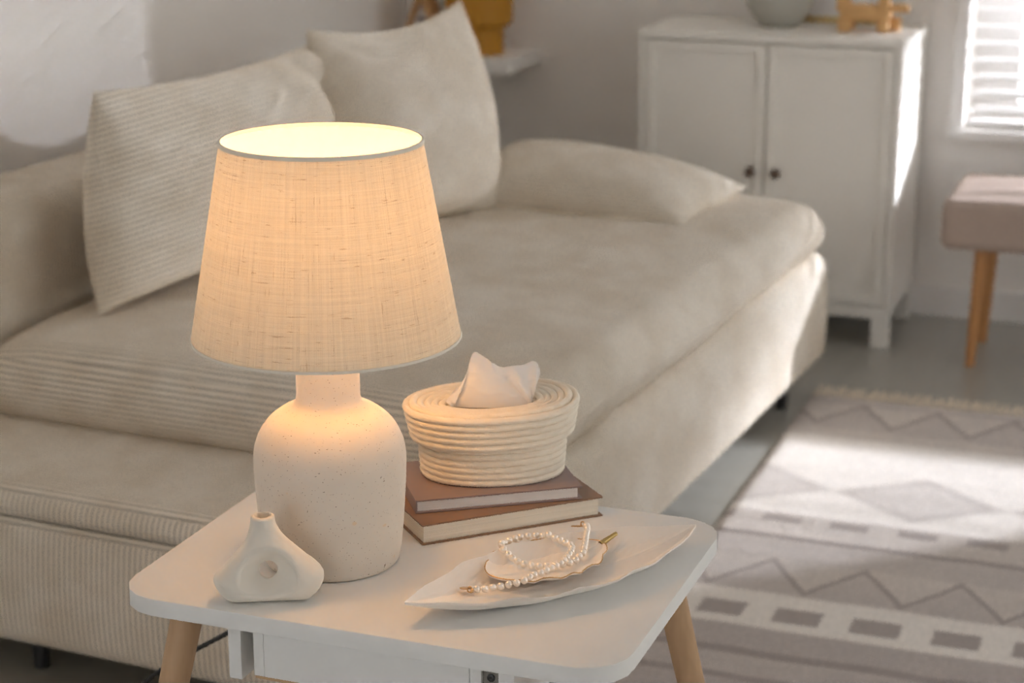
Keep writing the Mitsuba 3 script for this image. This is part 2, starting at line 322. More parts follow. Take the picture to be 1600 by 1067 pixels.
def blind(key, axis, a0, a1, z0, z1, at, label, pitch=0.0445, w=0.05, tilt=15, shut=-22.5, lo_open=0.60):
    zs = np.arange(z0+0.045, z1-0.06, pitch)
    L = a1-a0-0.012; m = trimesh.creation.box((L, w, 0.0028))
    for v in (m,):
        pass
    # a slat is slightly crowned
    n = 7; yy = np.linspace(-w/2, w/2, n); zz = 0.0035*(1-(2*yy/w)**2)
    V = np.array([[sx*L/2, y, z+dz] for sx in (-1, 1) for (y, z) in zip(yy, zz) for dz in (0, 0.0018)])
    idx = np.arange(len(V)).reshape(2, n, 2); F = []
    for i in range(n-1):
        a, b = idx[0, i], idx[1, i]; c, d = idx[0, i+1], idx[1, i+1]
        F += [[a[1], b[1], d[1]], [a[1], d[1], c[1]], [a[0], d[0], b[0]], [a[0], c[0], d[0]]]
    for s in (0, 1):
        for i in range(n-1):
            a, c = idx[s, i], idx[s, i+1]
            q = [[a[0], a[1], c[1]], [a[0], c[1], c[0]]]; F += q if s == 0 else [t[::-1] for t in q]
    for i in (0, n-1):
        a, b = idx[0, i], idx[1, i]; q = [[a[0], b[0], b[1]], [a[0], b[1], a[1]]]; F += q if i == 0 else [t[::-1] for t in q]
    m = trimesh.Trimesh(V, F, process=False); m.fix_normals()
    for z in zs:
        # unseen upper slats are turned further shut to dim sun on wall and cushions
        f = min(max((z-lo_open)/0.42, 0), 1); mm = rot(m, round(tilt+(shut-tilt)*f, 1), axis=(1, 0, 0))
        ref = mikit.ply(rot(mm, 90) if axis == 1 else mm, 'm_slat', False)
        k = 0; name = key+'__slat'
        while (name if k == 0 else f'{name}_{k:03d}') in scene: k += 1
        c = ((a0+a1)/2, at, float(z)) if axis == 0 else (at, (a0+a1)/2, float(z))
        scene[name if k == 0 else f'{name}_{k:03d}'] = {**ref, 'to_world': T().translate(list(c))}
    def B(l0, l1, d, q0, q1):
        return box((l0, at-d, q0), (l1, at+d, q1), .004) if axis == 0 else box((at-d, l0, q0), (at+d, l1, q1), .004)
    add(key+'__bottom_rail', B(a0+.006, a1-.006, .025, z0+.004, z0+.02), 'm_slat'); add(key+'__headrail', B(a0+.004, a1-.004, .03, z1-.05, z1-.003), 'm_slat')
    for t in (0.12, 0.5, 0.88):
        c = a0+(a1-a0)*t
        add(key+'__cord', B(c-.0015, c+.0015, .0015, z0+.02, z1-.05), 'm_slat')
    tag(key, label, 'blind')
blind('venetian_blind', 0, W1['x0'], W1['x1'], W1['z0'], W1['z1'], WB+0.055, 'white venetian blind hanging in the bright window at the right')

# ------------------------------------------------------------------ rug
def rug():
    x0, x1, y0, y1 = RUG_X0, 0.75, 1.30, RUG_Y1
    nx, ny = 120, 190
    X, Y = np.meshgrid(np.linspace(x0, x1, nx), np.linspace(y0, y1, ny), indexing='ij')
    Z = 0.010+0.0015*(meshkit.fbm(np.stack([X*9, Y*9, X*0], -1), 3)-0.5)
    e = np.minimum.reduce([X-x0, x1-X, Y-y0, y1-Y]); Z = Z-0.007*np.clip(1-e/0.02, 0, 1)**2
    V = np.stack([X, Y, Z], -1).reshape(-1, 3); F = grid_faces(nx, ny)
    b = V.copy(); b[:, 2] = 0.0008
    return trimesh.Trimesh(np.vstack([V, b]), np.vstack([F, F[:, ::-1]+len(V)]), process=False)
add('rug', rug(), 'm_rug', True); tag('rug', 'flat woven beige and grey rug with zigzag and block bands on the floor', 'rug')
fr = []
for i in range(260):
    x = RUG_X0+0.004+i*1.602/260; l = 0.075+0.02*RNG.random(); dx = 0.02*(RNG.random()-.5)
    fr.append(tube(np.array([[x, RUG_Y1-.004, .008], [x+dx*.3, RUG_Y1+l*.4, .007], [x+dx, RUG_Y1+l, .003]]), np.array([.0028, .0026, .0014]), 5))
add('rug__fringe', cat(*fr), 'm_fringe', True); labels['rug__fringe'] = {'label': 'pale cotton fringe along the far end', 'kind': 'stuff'}

# ------------------------------------------------------------------ sofa
def to_sofa(m):          # local x = depth (0 front, negative to the back), y = along it, z
    v = np.array(m.vertices); w = P0[None]+ST[None]*v[:, 1:2]+SN[None]*v[:, 0:1]+np.array([0, 0, 1.0])[None]*v[:, 2:3]
    return trimesh.Trimesh(w, m.faces, process=False)
S0, S1, DEP = -0.985, 1.115, -1.295
bm = rbox((DEP, S0, 0.072), (0.0, S1, 0.345), 0.035, (60, 80, 24), 8)
v = np.array(bm.vertices)
g = np.exp(-((v[:, 2]-0.293)/0.006)**2)*np.clip(1-(v[:, 1]-S0)/0.02, 0, 1)*np.clip((-v[:, 0]-0.02)/0.03, 0, 1); v[:, 1] += 0.014*g
puff = np.clip(1-(v[:, 1]-S0)/0.02, 0, 1)
v[:, 1] -= 0.012*puff*np.cos(np.clip((v[:, 2]-0.17)/0.125, -1, 1)*math.pi/2)
fpuff = np.clip(1+v[:, 0]/0.02, 0, 1)
v[:, 0] += fpuff*(0.014*np.cos(np.clip((v[:, 2]-0.2)/0.14, -1, 1)*math.pi/2)+0.012*(meshkit.fbm(np.stack([v[:, 1]*5, v[:, 2]*7, v[:, 0]*0], -1), 3, 4)-0.5))
bm.vertices = v
# fine rows around the seam
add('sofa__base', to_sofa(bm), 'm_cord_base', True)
sc_lo, sc_hi = (-1.05, -0.715, 0.335), (0.012, 1.075, 0.475)
cm = rbox(sc_lo, sc_hi, 0.065, (70, 110, 4), 10); v = np.array(cm.vertices)
xn = np.clip((v[:, 0]-sc_lo[0])/(sc_hi[0]-sc_lo[0])*2-1, -1, 1); yn = np.clip((v[:, 1]-sc_lo[1])/(sc_hi[1]-sc_lo[1])*2-1, -1, 1)
top = np.clip((v[:, 2]-0.35)/0.1, 0, 1)
dome = (1-np.abs(yn)**3.0)*(1-np.abs(xn)**4)
wr = meshkit.fbm(np.stack([v[:, 0]*2.2, v[:, 1]*9+1.5*v[:, 0], v[:, 2]*2], -1), 4, 11)-0.5
v[:, 2] += top*(0.030*dome+0.014*wr*(1-np.abs(xn)**8)) - 0.030*top*np.clip(np.abs(xn)-.75, 0, 1)*4*np.clip(np.abs(yn)-.8, 0, 1)*5*.6
side = np.clip(1-(sc_hi[0]-v[:, 0])/0.05, 0, 1)
v[:, 0] += side*(0.006*np.sin(v[:, 1]*5+1)+0.016*(meshkit.fbm(np.stack([v[:, 1]*6, v[:, 2]*9, v[:, 0]], -1), 3, 5)-0.5))
# the bottom edge tucks under
tuck = np.clip(1-(v[:, 2]-0.335)/0.07, 0, 1); v[:, 0] -= 0.02*tuck*np.clip(xn, 0, 1)**6
cm.vertices = v
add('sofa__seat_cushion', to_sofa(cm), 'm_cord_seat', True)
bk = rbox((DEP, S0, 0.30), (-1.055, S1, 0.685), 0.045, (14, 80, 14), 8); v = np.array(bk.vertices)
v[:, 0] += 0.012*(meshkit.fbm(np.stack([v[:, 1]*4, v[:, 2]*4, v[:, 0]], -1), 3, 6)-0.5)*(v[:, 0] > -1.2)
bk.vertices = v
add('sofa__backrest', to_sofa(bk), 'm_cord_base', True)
for (u, s) in ((-0.05, 0.93), (-0.05, -0.90), (-1.24, 0.93), (-0.78, -0.90)):
    p = P0+ST*s+SN*u
    add('sofa__leg', cyl((p[0], p[1], 0.0), (p[0], p[1], 0.085), 0.0125, 0.016), 'm_black_metal'); 
tag('sofa', 'long cream ribbed corduroy sofa with a deep seat along the left wall', 'sofa')
labels['sofa__leg'] = {'label': 'slim black metal leg'}

def pillow(BL, BR, TR, TL, thick, n=70, pinch=0.07, pinch_u=None, nsgn=1.0, wr=None, fat=2.6, sag=0.0):
    """stuffed cushion between four corners; wr(u, v, side) adds to the thickness"""
    BL, BR, TR, TL = map(lambda a: np.array(a, float), (BL, BR, TR, TL))
    t = np.sin(np.linspace(-math.pi/2, math.pi/2, n)); U, Vv = np.meshgrid(t, t, indexing='ij')
    Up = U*(1-(pinch if pinch_u is None else pinch_u)*(1-Vv**2)*U**2); Vp = Vv*(1-pinch*(1-U**2)*Vv**2)
    a, b = (Up+1)/2, (Vp+1)/2
    P = (BL[None, None]*((1-a)*(1-b))[..., None]+BR*(a*(1-b))[..., None]+TR*(a*b)[..., None]+TL*((1-a)*b)[..., None])
    N = np.cross(BR-BL, TL-BL); N = N/np.linalg.norm(N)*nsgn
    th = thick*np.maximum((1-np.abs(U)**fat)*(1-np.abs(Vv)**fat), 0)**0.5*(0.85+0.15*(1-Vv)/2*2)
    th = th*(1-sag*np.clip(Vv, 0, 1))
    out = []
    for s in (1, -1):
        h = th + (wr(U, Vv)*np.minimum(th/thick*2, 1) if (wr is not None and s > 0) else 0)
        out.append((P+N*(s*h)[..., None]).reshape(-1, 3))
    F = grid_faces(n, n)
    m = trimesh.Trimesh(np.vstack(out), np.vstack([F, F[:, ::-1]+n*n]), process=False)
    m.merge_vertices(digits_vertex=5); m.fix_normals(); return m
def wr1(U, V):
    f = meshkit.fbm(np.stack([U*2.2, V*2.5, U*0], -1), 3, 21)-0.5
    w = np.sin((U*0.9+V*0.55)*17+2.0*f)*np.clip((U-0.0)*1.2, 0, 1)*np.clip((V+0.1), 0, 1)
    return 0.028*f+0.020*w
def wr2(U, V):
    f = meshkit.fbm(np.stack([U*2+4, V*2.2, U*0], -1), 3, 31)-0.5
    r = np.sqrt((U+0.35)**2+(V-1.0)**2); w = np.exp(-((r-0.42)/0.05)**2)*(V > -0.2)
    return 0.024*f-0.009*w-0.007*np.exp(-((r-0.66)/0.05)**2)*np.clip(U+.6, 0, 1)
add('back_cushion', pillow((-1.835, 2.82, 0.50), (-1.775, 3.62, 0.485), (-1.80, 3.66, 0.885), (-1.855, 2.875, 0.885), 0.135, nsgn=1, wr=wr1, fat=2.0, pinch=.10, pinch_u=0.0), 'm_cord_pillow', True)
tag('back_cushion', 'large cream ribbed cushion leaning on the backrest, left one, nearest the lamp', 'cushion', 'ribbed cushions on the sofa')
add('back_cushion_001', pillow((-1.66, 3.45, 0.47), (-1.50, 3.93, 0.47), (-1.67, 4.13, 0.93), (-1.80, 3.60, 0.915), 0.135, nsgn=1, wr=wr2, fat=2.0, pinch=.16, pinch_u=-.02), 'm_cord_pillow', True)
tag('back_cushion_001', 'upright cream ribbed cushion in the middle of the sofa, behind the lamp shade', 'cushion', 'ribbed cushions on the sofa')
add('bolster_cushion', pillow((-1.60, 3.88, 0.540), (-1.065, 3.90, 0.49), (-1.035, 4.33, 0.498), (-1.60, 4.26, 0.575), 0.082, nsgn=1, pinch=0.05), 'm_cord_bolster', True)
tag('bolster_cushion', 'cream ribbed cushion lying flat at the far end of the sofa', 'cushion', 'ribbed cushions on the sofa')

# ------------------------------------------------------------------ cabinet
CX0, CX1, CY0, CY1 = -1.445, -0.763, 4.81, 5.175
xm = (CX0+CX1)/2
add('cabinet__body', cat(box((CX0, CY0+.018, .085), (CX1, CY1, .775), .002), box((CX0, CY0, .085), (CX0+.018, CY0+.02, .775), .002), box((CX1-.018, CY0, .085), (CX1, CY0+.02, .775), .002),
    box((CX0, CY0, .078), (CX1, CY0+.02, .108), .002)), 'm_cabinet')
add('cabinet__top', box((CX0-.004, CY0-.006, .775), (CX1+.004, CY1+.002, .795), .003), 'm_cabinet')
for i, (a, b) in enumerate(((CX0+.020, xm-.002), (xm+.002, CX1-.020))):
    f = 0.024; z0, z1 = .111, .771
    d = cat(box((a, CY0-.001, z0), (a+f, CY0+.017, z1), .0015), box((b-f, CY0-.001, z0), (b, CY0+.017, z1), .0015), box((a+f, CY0-.001, z0), (b-f, CY0+.017, z0+f), .0015), box((a+f, CY0-.001, z1-f), (b-f, CY0+.017, z1), .0015))
    dk = add('cabinet__door', d, 'm_cabinet')
    add(dk+'__panel', box((a+f-.002, CY0+.007, z0+f-.002), (b-f+.002, CY0+.015, z1-f+.002), .001), 'm_cabinet')
    kx = b-.0315 if i == 0 else a+.0315
    add(dk+'__knob', rot(lathe([(0, 0), (.0055, 0), (.0045, .008), (.0045, .010), (.0115, .014), (.013, .019), (.0115, .024), (.006, .0265), (0, .027)], seg=32), 90, axis=(1, 0, 0)).apply_translation([kx, CY0-.001, .443]), 'm_knob')
    labels[dk+'__knob'] = {'label': 'round dark bronze knob'}
for (x, y) in ((CX0, CY0), (CX1-.045, CY0), (CX0, CY1-.045), (CX1-.045, CY1-.045)):
    add('cabinet__leg', box((x, y, 0), (x+.045, y+.045, .085), .002), 'm_cabinet')
tag('cabinet', 'white two-door cabinet with dark round knobs against the far wall', 'cabinet')

# things on the cabinet
add('round_vase', lathe([(0, .795), (.045, .795), (.050, .799), (.066, .815), (.084, .845), (.092, .880), (.088, .915), (.070, .945), (.045, .962), (.030, .970), (.028, .985), (.033, .992), (.028, .990), (.022, .97), (0, .96)], (-1.125, 5.02, 0), 64), 'm_grey_vase', 60)
tag('round_vase', 'round pale grey vase standing on the white cabinet', 'vase')
pf = [np.array(p) for p in ((-1.135, 5.12), (-0.86, 5.12))]
def leaning(m): return rot(m, -7, about=(0, 5.13, .795), axis=(1, 0, 0))
add('picture_frame__frame', leaning(cat(box((-1.11, 5.12, .796), (-1.096, 5.135, 1.14), .002), box((-.875, 5.12, .796), (-.861, 5.135, 1.14), .002), box((-1.096, 5.12, .796), (-.875, 5.135, .810), .002), box((-1.096, 5.12, 1.126), (-.875, 5.135, 1.14), .002))), 'm_gold_frame')
add('picture_frame__picture', leaning(box((-1.097, 5.126, .809), (-.874, 5.132, 1.127))), 'm_picture', False)
tag('picture_frame', 'thin gold picture frame with a pale picture leaning behind the wooden toy on the cabinet', 'picture frame')
tx, ty, tz = -0.884, 5.01, .795
toy = cat(box((tx-.070, ty-.062, tz+.028), (tx+.052, ty-.028, tz+.070), .006), box((tx-.062, ty-.020, tz+.035), (tx+.055, ty+.012, tz+.062), .006))
add('wooden_toy__body', toy, 'm_toy')
add('wooden_toy__head', cat(box((tx-.078, ty-.065, tz+.05), (tx-.045, ty-.02, tz+.135), .008), box((tx-.088, ty-.06, tz+.095), (tx-.05, ty-.025, tz+.125), .008)), 'm_toy')
add('wooden_toy__tail', box((tx+.050, ty-.05, tz+.052), (tx+.105, ty-.028, tz+.072), .006), 'm_toy')
add('wooden_toy__post', box((tx+.030, ty-.064, tz+.03), (tx+.056, ty-.024, tz+.125), .006), 'm_toy')
for (x, y, r) in ((tx-.055, ty-.058, .017), (tx+.042, ty-.05, .015), (tx-.055, ty+.01, .016), (tx+.062, ty+.012, .015)):
    add('wooden_toy__foot', rbox((x-r, y-r, tz), (x+r, y+r, tz+.034), .008, (1, 1, 1), 4), 'm_toy')
tag('wooden_toy', 'small light wood toy with block feet on the right end of the white cabinet', 'toy')

# ------------------------------------------------------------------ wall shelf and its things
add('wall_shelf__board', box((WL+.003, 4.93, .640), (-1.855, WB-.001, .680), .003), 'm_white_paint')
tag('wall_shelf', 'white wall shelf in the corner behind the sofa', 'shelf')
MV = (-1.985, 5.045, .680)
add('mustard_vase', lathe([(0, 0), (.066, 0), (.069, .004), (.069, .066), (.072, .072), (.090, .085), (.095, .094), (.095, .20), (.090, .215), (.06, .235), (.05, .25), (.048, .30), (.044, .30), (.044, .25), (0, .24)], MV, 64), 'm_mustard', 40)
tag('mustard_vase', 'mustard yellow vase with a narrow foot on the wall shelf', 'vase')
HX, HY, HZ = -2.128, 4.99, .680
def house(w, h, roof, d, z0=0):
    return Polygon([(-w, z0), (w, z0), (w, h), (0, roof), (-w, h)])
def xz(poly, y0, y1):
    m = trimesh.creation.extrude_polygon(poly, y1-y0, engine='earcut'); v = np.array(m.vertices); m.vertices = np.stack([v[:, 0], y1-v[:, 2], v[:, 1]], 1); m.fix_normals(); return m
outer, inner = house(.046, .075, .19, 0), house(.032, .072, .155, 0, .012)
add('wooden_house__shell', mv(xz(outer.difference(inner), -.03, .05), (HX, HY, HZ)), 'm_brown_wood', False)
hole = Point(0, .088).buffer(.0145)
add('wooden_house__front', mv(xz(inner.buffer(-.0008).difference(hole), -.012, -.002), (HX, HY, HZ)), 'm_house_white', False)
add('wooden_house__hole_backing', mv(xz(hole.buffer(.004), .0, .02), (HX, HY, HZ)), 'm_house_hole', False)
tag('wooden_house', 'small brown wooden house with a white front and round hole on the wall shelf', 'ornament')
def lean2(m): return rot(m, -6, about=(0, 5.15, .68), axis=(1, 0, 0))
add('leaning_picture__picture', lean2(box((-2.19, 5.147, .684), (-2.03, 5.152, .98))), 'm_green_picture', False)
add('leaning_picture__frame', lean2(cat(box((-2.20, 5.142, .682), (-2.19, 5.156, .99), .002), box((-2.03, 5.142, .682), (-2.02, 5.156, .99), .002), box((-2.19, 5.142, .682), (-2.03, 5.156, .69), .002), box((-2.19, 5.142, .98), (-2.03, 5.156, .99), .002))), 'm_pale_wood')
tag('leaning_picture', 'pale green picture leaning on the wall shelf behind the wooden house', 'picture')

# ------------------------------------------------------------------ stool
SX0, SX1, SY0, SY1 = -0.625, -0.195, 4.66, 5.05
sm = rbox((SX0, SY0, .310), (SX1, SY1, .432), .022, (20, 18, 4), 6); v = np.array(sm.vertices)
xn, yn = (v[:, 0]-(SX0+SX1)/2)/.215, (v[:, 1]-(SY0+SY1)/2)/.195
v[:, 2] += np.clip((v[:, 2]-.36)/.07, 0, 1)*.014*np.clip(1-xn**2, 0, 1)*np.clip(1-yn**2, 0, 1); sm.vertices = v
add('stool__seat', sm, 'm_stool_fabric', True)
for (sx, sy) in ((0, 0), (1, 0), (0, 1), (1, 1)):
    x, y = (SX0+.095, SX1-.095)[sx], (SY0+.085, SY1-.085)[sy]
    add('stool__leg', cyl((x+(-.012, .012)[sx], y+(-.012, .012)[sy], 0), (x, y, .312), .012, .0185), 'm_stool_leg')
tag('stool', 'upholstered brown stool with tapered wooden legs under the window', 'stool')

# ------------------------------------------------------------------ side table
TX0, TX1, TY0, TY1, TZ = -1.057, -0.494, 1.611, 2.036, 0.575
def rrect(x0, y0, x1, y1, r): return Polygon([(x0+r, y0+r), (x1-r, y0+r), (x1-r, y1-r), (x0+r, y1-r)]).buffer(r, quad_segs=20)
add('side_table__tabletop', extrude(rrect(TX0, TY0, TX1, TY1, .052), TZ-.0195, TZ, .0009), 'm_table_white', 35)
zt = TZ-.0195
for (sx, sy) in ((0, 0), (1, 0), (0, 1), (1, 1)):
    x, y = (TX0+.062, TX1-.062)[sx], (TY0+.062, TY1-.062)[sy]; ox, oy = (-.112, .112)[sx], (-.06, .06)[sy]
    k = add('side_table__leg', cyl((x+ox, y+oy, 0.0 if sx == 0 else 0.0112), (x, y, zt), .0125, .0175, 40), 'm_beech', 50)
labels['side_table__leg'] = {'label': 'round tapered splayed beech leg'}
FY = TY0+.012
add('side_table__support_panel', box((-.924, FY, zt-.062), (-.909, TY1-.03, zt), .0008), 'm_table_white')
add('side_table__support_panel', box((-.6215, FY, zt-.062), (-.6045, TY1-.03, zt), .0008), 'm_table_white')
dk = 'side_table__drawer'
add(dk, cat(box((-.8945, FY, zt-.054), (-.8825, TY1-.05, zt-.003), .0007), box((-.652, FY, zt-.054), (-.6395, TY1-.05, zt-.003), .0007),
            box((-.8822, FY-.0003, zt-.054), (-.6523, FY+.014, zt-.003), .0007), box((-.8822, TY1-.064, zt-.054), (-.6523, TY1-.05, zt-.003), .0007)), 'm_table_white')
add(dk+'__bottom', box((-.8935, FY+.001, zt-.0575), (-.6405, TY1-.051, zt-.0543)), 'm_raw_edge', False)
labels[dk+'__bottom'] = {'label': 'raw wood-coloured bottom board'}
for x0, x1 in ((-.9088, -.8948), (-.6392, -.6217)):
    rk = add(dk+'__runner' if False else 'side_table__runner', box((x0, FY+.12 if x0 < -.8 else FY+.004, zt-.042), (x1, TY1-.06, zt-.002), .0005), 'm_dark_metal')
    if x0 > -.8:
        add(rk+'__screw', rot(lathe([(0, 0), (.0042, 0), (.0042, .0012), (.002, .0018), (0, .0010)], seg=20), 90, axis=(1, 0, 0)).apply_translation([(x0+x1)/2, FY+.0042, zt-.014]), 'm_black_metal')
labels['side_table__runner'] = {'label': 'metal drawer runner'}
tag('side_table', 'white side table with rounded corners and beech legs in front of the sofa', 'table')

# ------------------------------------------------------------------ table lamp
prof = [(0, 0), (.0700, 0), (.0725, .0012), (.0745, .005), (.0758, .012), (.0778, .0296), (.0806, .0641), (.0826, .0984), (.0831, .1176), (.0816, .1316), (.0766, .1463), (.0668, .1609), (.0595, .1675), (.0505, .1735), (.0432, .1775), (.0378, .181), (.0350, .1855), (.0343, .191), (.0343, .232), (.0335, .236), (.030, .2375), (.012, .238), (0, .238)]
pp = np.array(prof); body = np.vstack([pp[:3], spline(pp[2:19], 90)[1:], pp[19:]])
add('table_lamp__base', lathe(body, LAMP, 128), 'm_stoneware', 50); labels['table_lamp__base'] = {'label': 'cream speckled stoneware jar base'}
add('table_lamp__socket', lathe([(0, .2365), (.0305, .2365), (.0305, .2405), (.020, .2415), (.019, .275), (.016, .28), (.0, .28)], LAMP, 40), 'm_socket', 40)
BZ = .398
bprof = [(.0005, -.058)]+[(.013, -.056), (.013, -.036)]+[(.030*math.cos(a), .030*math.sin(a)) for a in np.linspace(-1.05, 1.55, 24)]+[(.0003, .0300)]
add('table_lamp__bulb', lathe(bprof, LAMP+np.array([0, 0, BZ]), 40), 'm_porcelain', True)
bk_ = 'table_lamp__bulb'
scene[bk_]['emitter'] = {'type': 'area', 'radiance': rgb(BULB)}
labels[bk_] = {'label': 'glowing warm light bulb'}
RB, RT, ZB, ZT = .1437, .1055, .2557, .4668
zs = np.linspace(ZB, ZT, 24)
SH = LAMP+np.array([0.0, 0.0, 0.0])
shade = lathe([(RB+(RT-RB)*(z-ZB)/(ZT-ZB), z) for z in zs], SH, 160)
add('table_lamp__shade', shade, 'm_shade', True); labels['table_lamp__shade'] = {'label': 'tapered natural linen lampshade, lit from inside'}
add('table_lamp__shade__lining', lathe([(RB+(RT-RB)*(z-ZB)/(ZT-ZB)-.0011, z) for z in np.linspace(ZB+.0006, ZT-.0012, 24)], SH, 160), 'm_lining', True); labels['table_lamp__shade__lining'] = {'label': 'smooth white inner lining, added to brighten the inside of the shade'}  # extra white layer added to bounce more bulb light inside the shade
def tape(r0, r1, z0, z1, t=.0012): return lathe([(r0-t, z0), (r0+t, z0), (r1+t, z1), (r1-t, z1), (r0-t, z0)], SH, 160)
dr_ = (RT-RB)/(ZT-ZB)
add('table_lamp__shade__rim_tape', tape(RB-.0*dr_, RB+.0022*dr_, ZB-.0005, ZB+.0022), 'm_shade_tape', 40)
add('table_lamp__shade__rim_tape', tape(RT-.0034*dr_, RT, ZT-.0034, ZT+.0006), 'm_shade_tape', 40)
ring = [tube(np.array([[.019*math.cos(a), .019*math.sin(a), .2785] for a in np.linspace(0, 2*math.pi, 40, endpoint=False)]), .0022, 8, closed=True)]
for a in (0.5, 0.5+2*math.pi/3, 0.5+4*math.pi/3):
    r1 = RB+(RT-RB)*(.272-ZB)/(ZT-ZB)-.001
    ring.append(tube(np.array([[.019*math.cos(a), .019*math.sin(a), .2785], [.07*math.cos(a), .07*math.sin(a), .274], [r1*math.cos(a), r1*math.sin(a), .271]]), .0015, 8))
add('table_lamp__shade__spider', mv(cat(*ring), LAMP), 'm_socket', True)
cord = cspline([(-.900, 1.850, .5782), (-.915, 1.93, .5782), (-.93, 2.00, .5782), (-.935, 2.032, .5775), (-.938, 2.043, .565), (-.95, 2.046, .52), (-1.02, 2.035, .44), (-1.12, 2.01, .36), (-1.243, 2.0, .277), (-1.33, 2.02, .19), (-1.42, 2.05, .08), (-1.47, 2.08, .0035), (-1.55, 2.12, .0035)], 120)
cord[:, 2] = np.maximum(cord[:, 2], .0032)
on = (cord[:, 1] < 2.036) & (cord[:, 0] > TX0) & (cord[:, 2] > .54); cord[on, 2] = TZ+.0031
add('table_lamp__power_cord', tube(cord, .003, 10), 'm_cable', True); labels['table_lamp__power_cord'] = {'label': 'black power cable'}
tag('table_lamp', 'lit table lamp with a linen shade and speckled cream base on the side table', 'lamp')

# ------------------------------------------------------------------ clay vase with a hole
def clay_vase():
    R = [(740, 107), (745, 160), (775, 235), (830, 310), (920, 395), (1040, 500), (1150, 590), (1192, 645), (1203, 690), (1196, 750), (1165, 818), (1110, 880), (1050, 920), (985, 930)]
    L = [(512, 107), (505, 170), (490, 240), (455, 330), (390, 415), (290, 520), (200, 610), (145, 660), (127, 702), (134, 755), (165, 820), (220, 882), (285, 922), (345, 930)]
    k = lambda a: [((x-660)/9416, (930-y)/8730) for x, y in a]
    R, L = cspline(k(R), 80), cspline(k(L), 80)
    poly = Polygon(np.vstack([R, L[::-1]])).buffer(0)
    ring = Point(.0004, .0345).buffer(.0088, quad_segs=24)
    import shapely
    nx, nz = 260, 220; gx = np.linspace(-.064, .064, nx); gz = np.linspace(-.004, .104, nz)
    GX, GZ = np.meshgrid(gx, gz, indexing='ij'); pts = shapely.points(GX.ravel(), GZ.ravel())
    top = LineString([(-.02, .0945), (.02, .0945)])
    ext = LineString(np.vstack([R, ])); 
    # the outline without its top edge, so that the neck stays full to its mouth
    side = LineString(np.vstack([R[:], L[::-1]]))
    d = shapely.distance(side, pts).reshape(nx, nz); ins = shapely.contains(poly, pts).reshape(nx, nz)
    dh = shapely.distance(ring, pts).reshape(nx, nz)
    d = np.where(ins, d, -d)
    f = np.clip((GZ-.050)/.032, 0, 1); f = f*f*(3-2*f); T0 = .0215*(1-f)+.0124*f; Rr = .021*(1-f)+.0124*f
    prof = lambda q: np.sqrt(np.maximum(1-(1-np.clip(q, 0, 1))**2, 0))
    w_ = np.clip(dh/.025, 0, 1); w_ = w_*w_*(3-2*w_)
    th = T0*prof(d/Rr)*np.minimum(.09+.91*w_, 1)*prof(dh/.002)
    th = np.where((d > 0) & (dh > 0), th, np.minimum(d, np.where(dh > 0, dh, -.004))*1.5)
    th = np.where(GZ > .0945, np.minimum(th, (.0945-GZ)), th); th = np.where(GZ < 0.0, np.minimum(th, GZ), th)
    from scipy.interpolate import RectBivariateSpline
    dx, dz = gx[1]-gx[0], gz[1]-gz[0]; TH = th.tolist()
    def sdf(x, y, z):
        a = (x+.064)/dx; b = (z+.004)/dz; i = int(a); j = int(b)
        if i < 0 or j < 0 or i >= nx-1 or j >= nz-1: return -.01
        a -= i; b -= j
        r0, r1 = TH[i], TH[i+1]
        t = (r0[j]*(1-b)+r0[j+1]*b)*(1-a)+(r1[j]*(1-b)+r1[j+1]*b)*a
        return min(t-abs(y), z)
    m = m3.Manifold.level_set(sdf, [-.062, -.026, -.003, .062, .026, .099], .0019, 0.0)
    bore = m3.Manifold.revolve(m3.CrossSection([[(0, .06), (.0075, .064), (.0082, .085), (.0088, .097), (0, .097)]]), 40).translate([-.0036, 0, 0])
    m = m-bore
    mm = m.to_mesh(); t = trimesh.Trimesh(mm.vert_properties[:, :3], mm.tri_verts, process=True)
    trimesh.smoothing.filter_taubin(t, 0.5, 0.53, 14)
    v = np.array(t.vertices); v[:, 2] -= v[:, 2].min(); t.vertices = v
    return t
cv = clay_vase()
add('clay_vase', mv(rot(cv, 26), (-.8905, 1.6545, TZ)), 'm_vase_clay', True)
tag('clay_vase', 'small matte cream clay vase with a hole through it, in front of the lamp', 'vase')

# ------------------------------------------------------------------ books
def book(key, o, ang, w, d, z0, h, cover, pagem, over=.003, ct=.0022, spine_side='v', label='', round_=False):
    o = np.array([*o, 0.0]); 
    def place(m): return mv(rot(m, ang), o)
    cov = [box((0, 0, z0), (w, d, z0+ct), .0006), box((0, 0, z0+h-ct), (w, d, z0+h), .0006)]
    if spine_side == 'left': cov.append(box((0, 0, z0), (ct, d, z0+h), .0008))
    else: cov.append(box((0, d-ct, z0), (w, d, z0+h), .0008))
    add(key+'__cover', place(cat(*cov)), cover)
    x0 = ct if spine_side == 'left' else over
    y1 = d-over if spine_side == 'left' else d-ct
    add(key+'__pages', place(box((x0, over, z0+ct), (w-over*1.6, y1, z0+h-ct))), pagem, False)
    tag(key, label, 'book', 'books on the side table')
book('book', (-.798, 1.847), 44.6, .2265, .155, TZ, .0245, 'm_book_brown', 'm_pages_cream', spine_side='back', label='thicker brown book with cream pages, lying directly on the side table')
book('book_001', (-.8185, 1.8765), 34.6, .197, .132, TZ+.0246, .0165, 'm_book_mauve', 'm_pages_white', spine_side='left', label='thinner mauve-brown book under the rope basket, on top of the brown book')

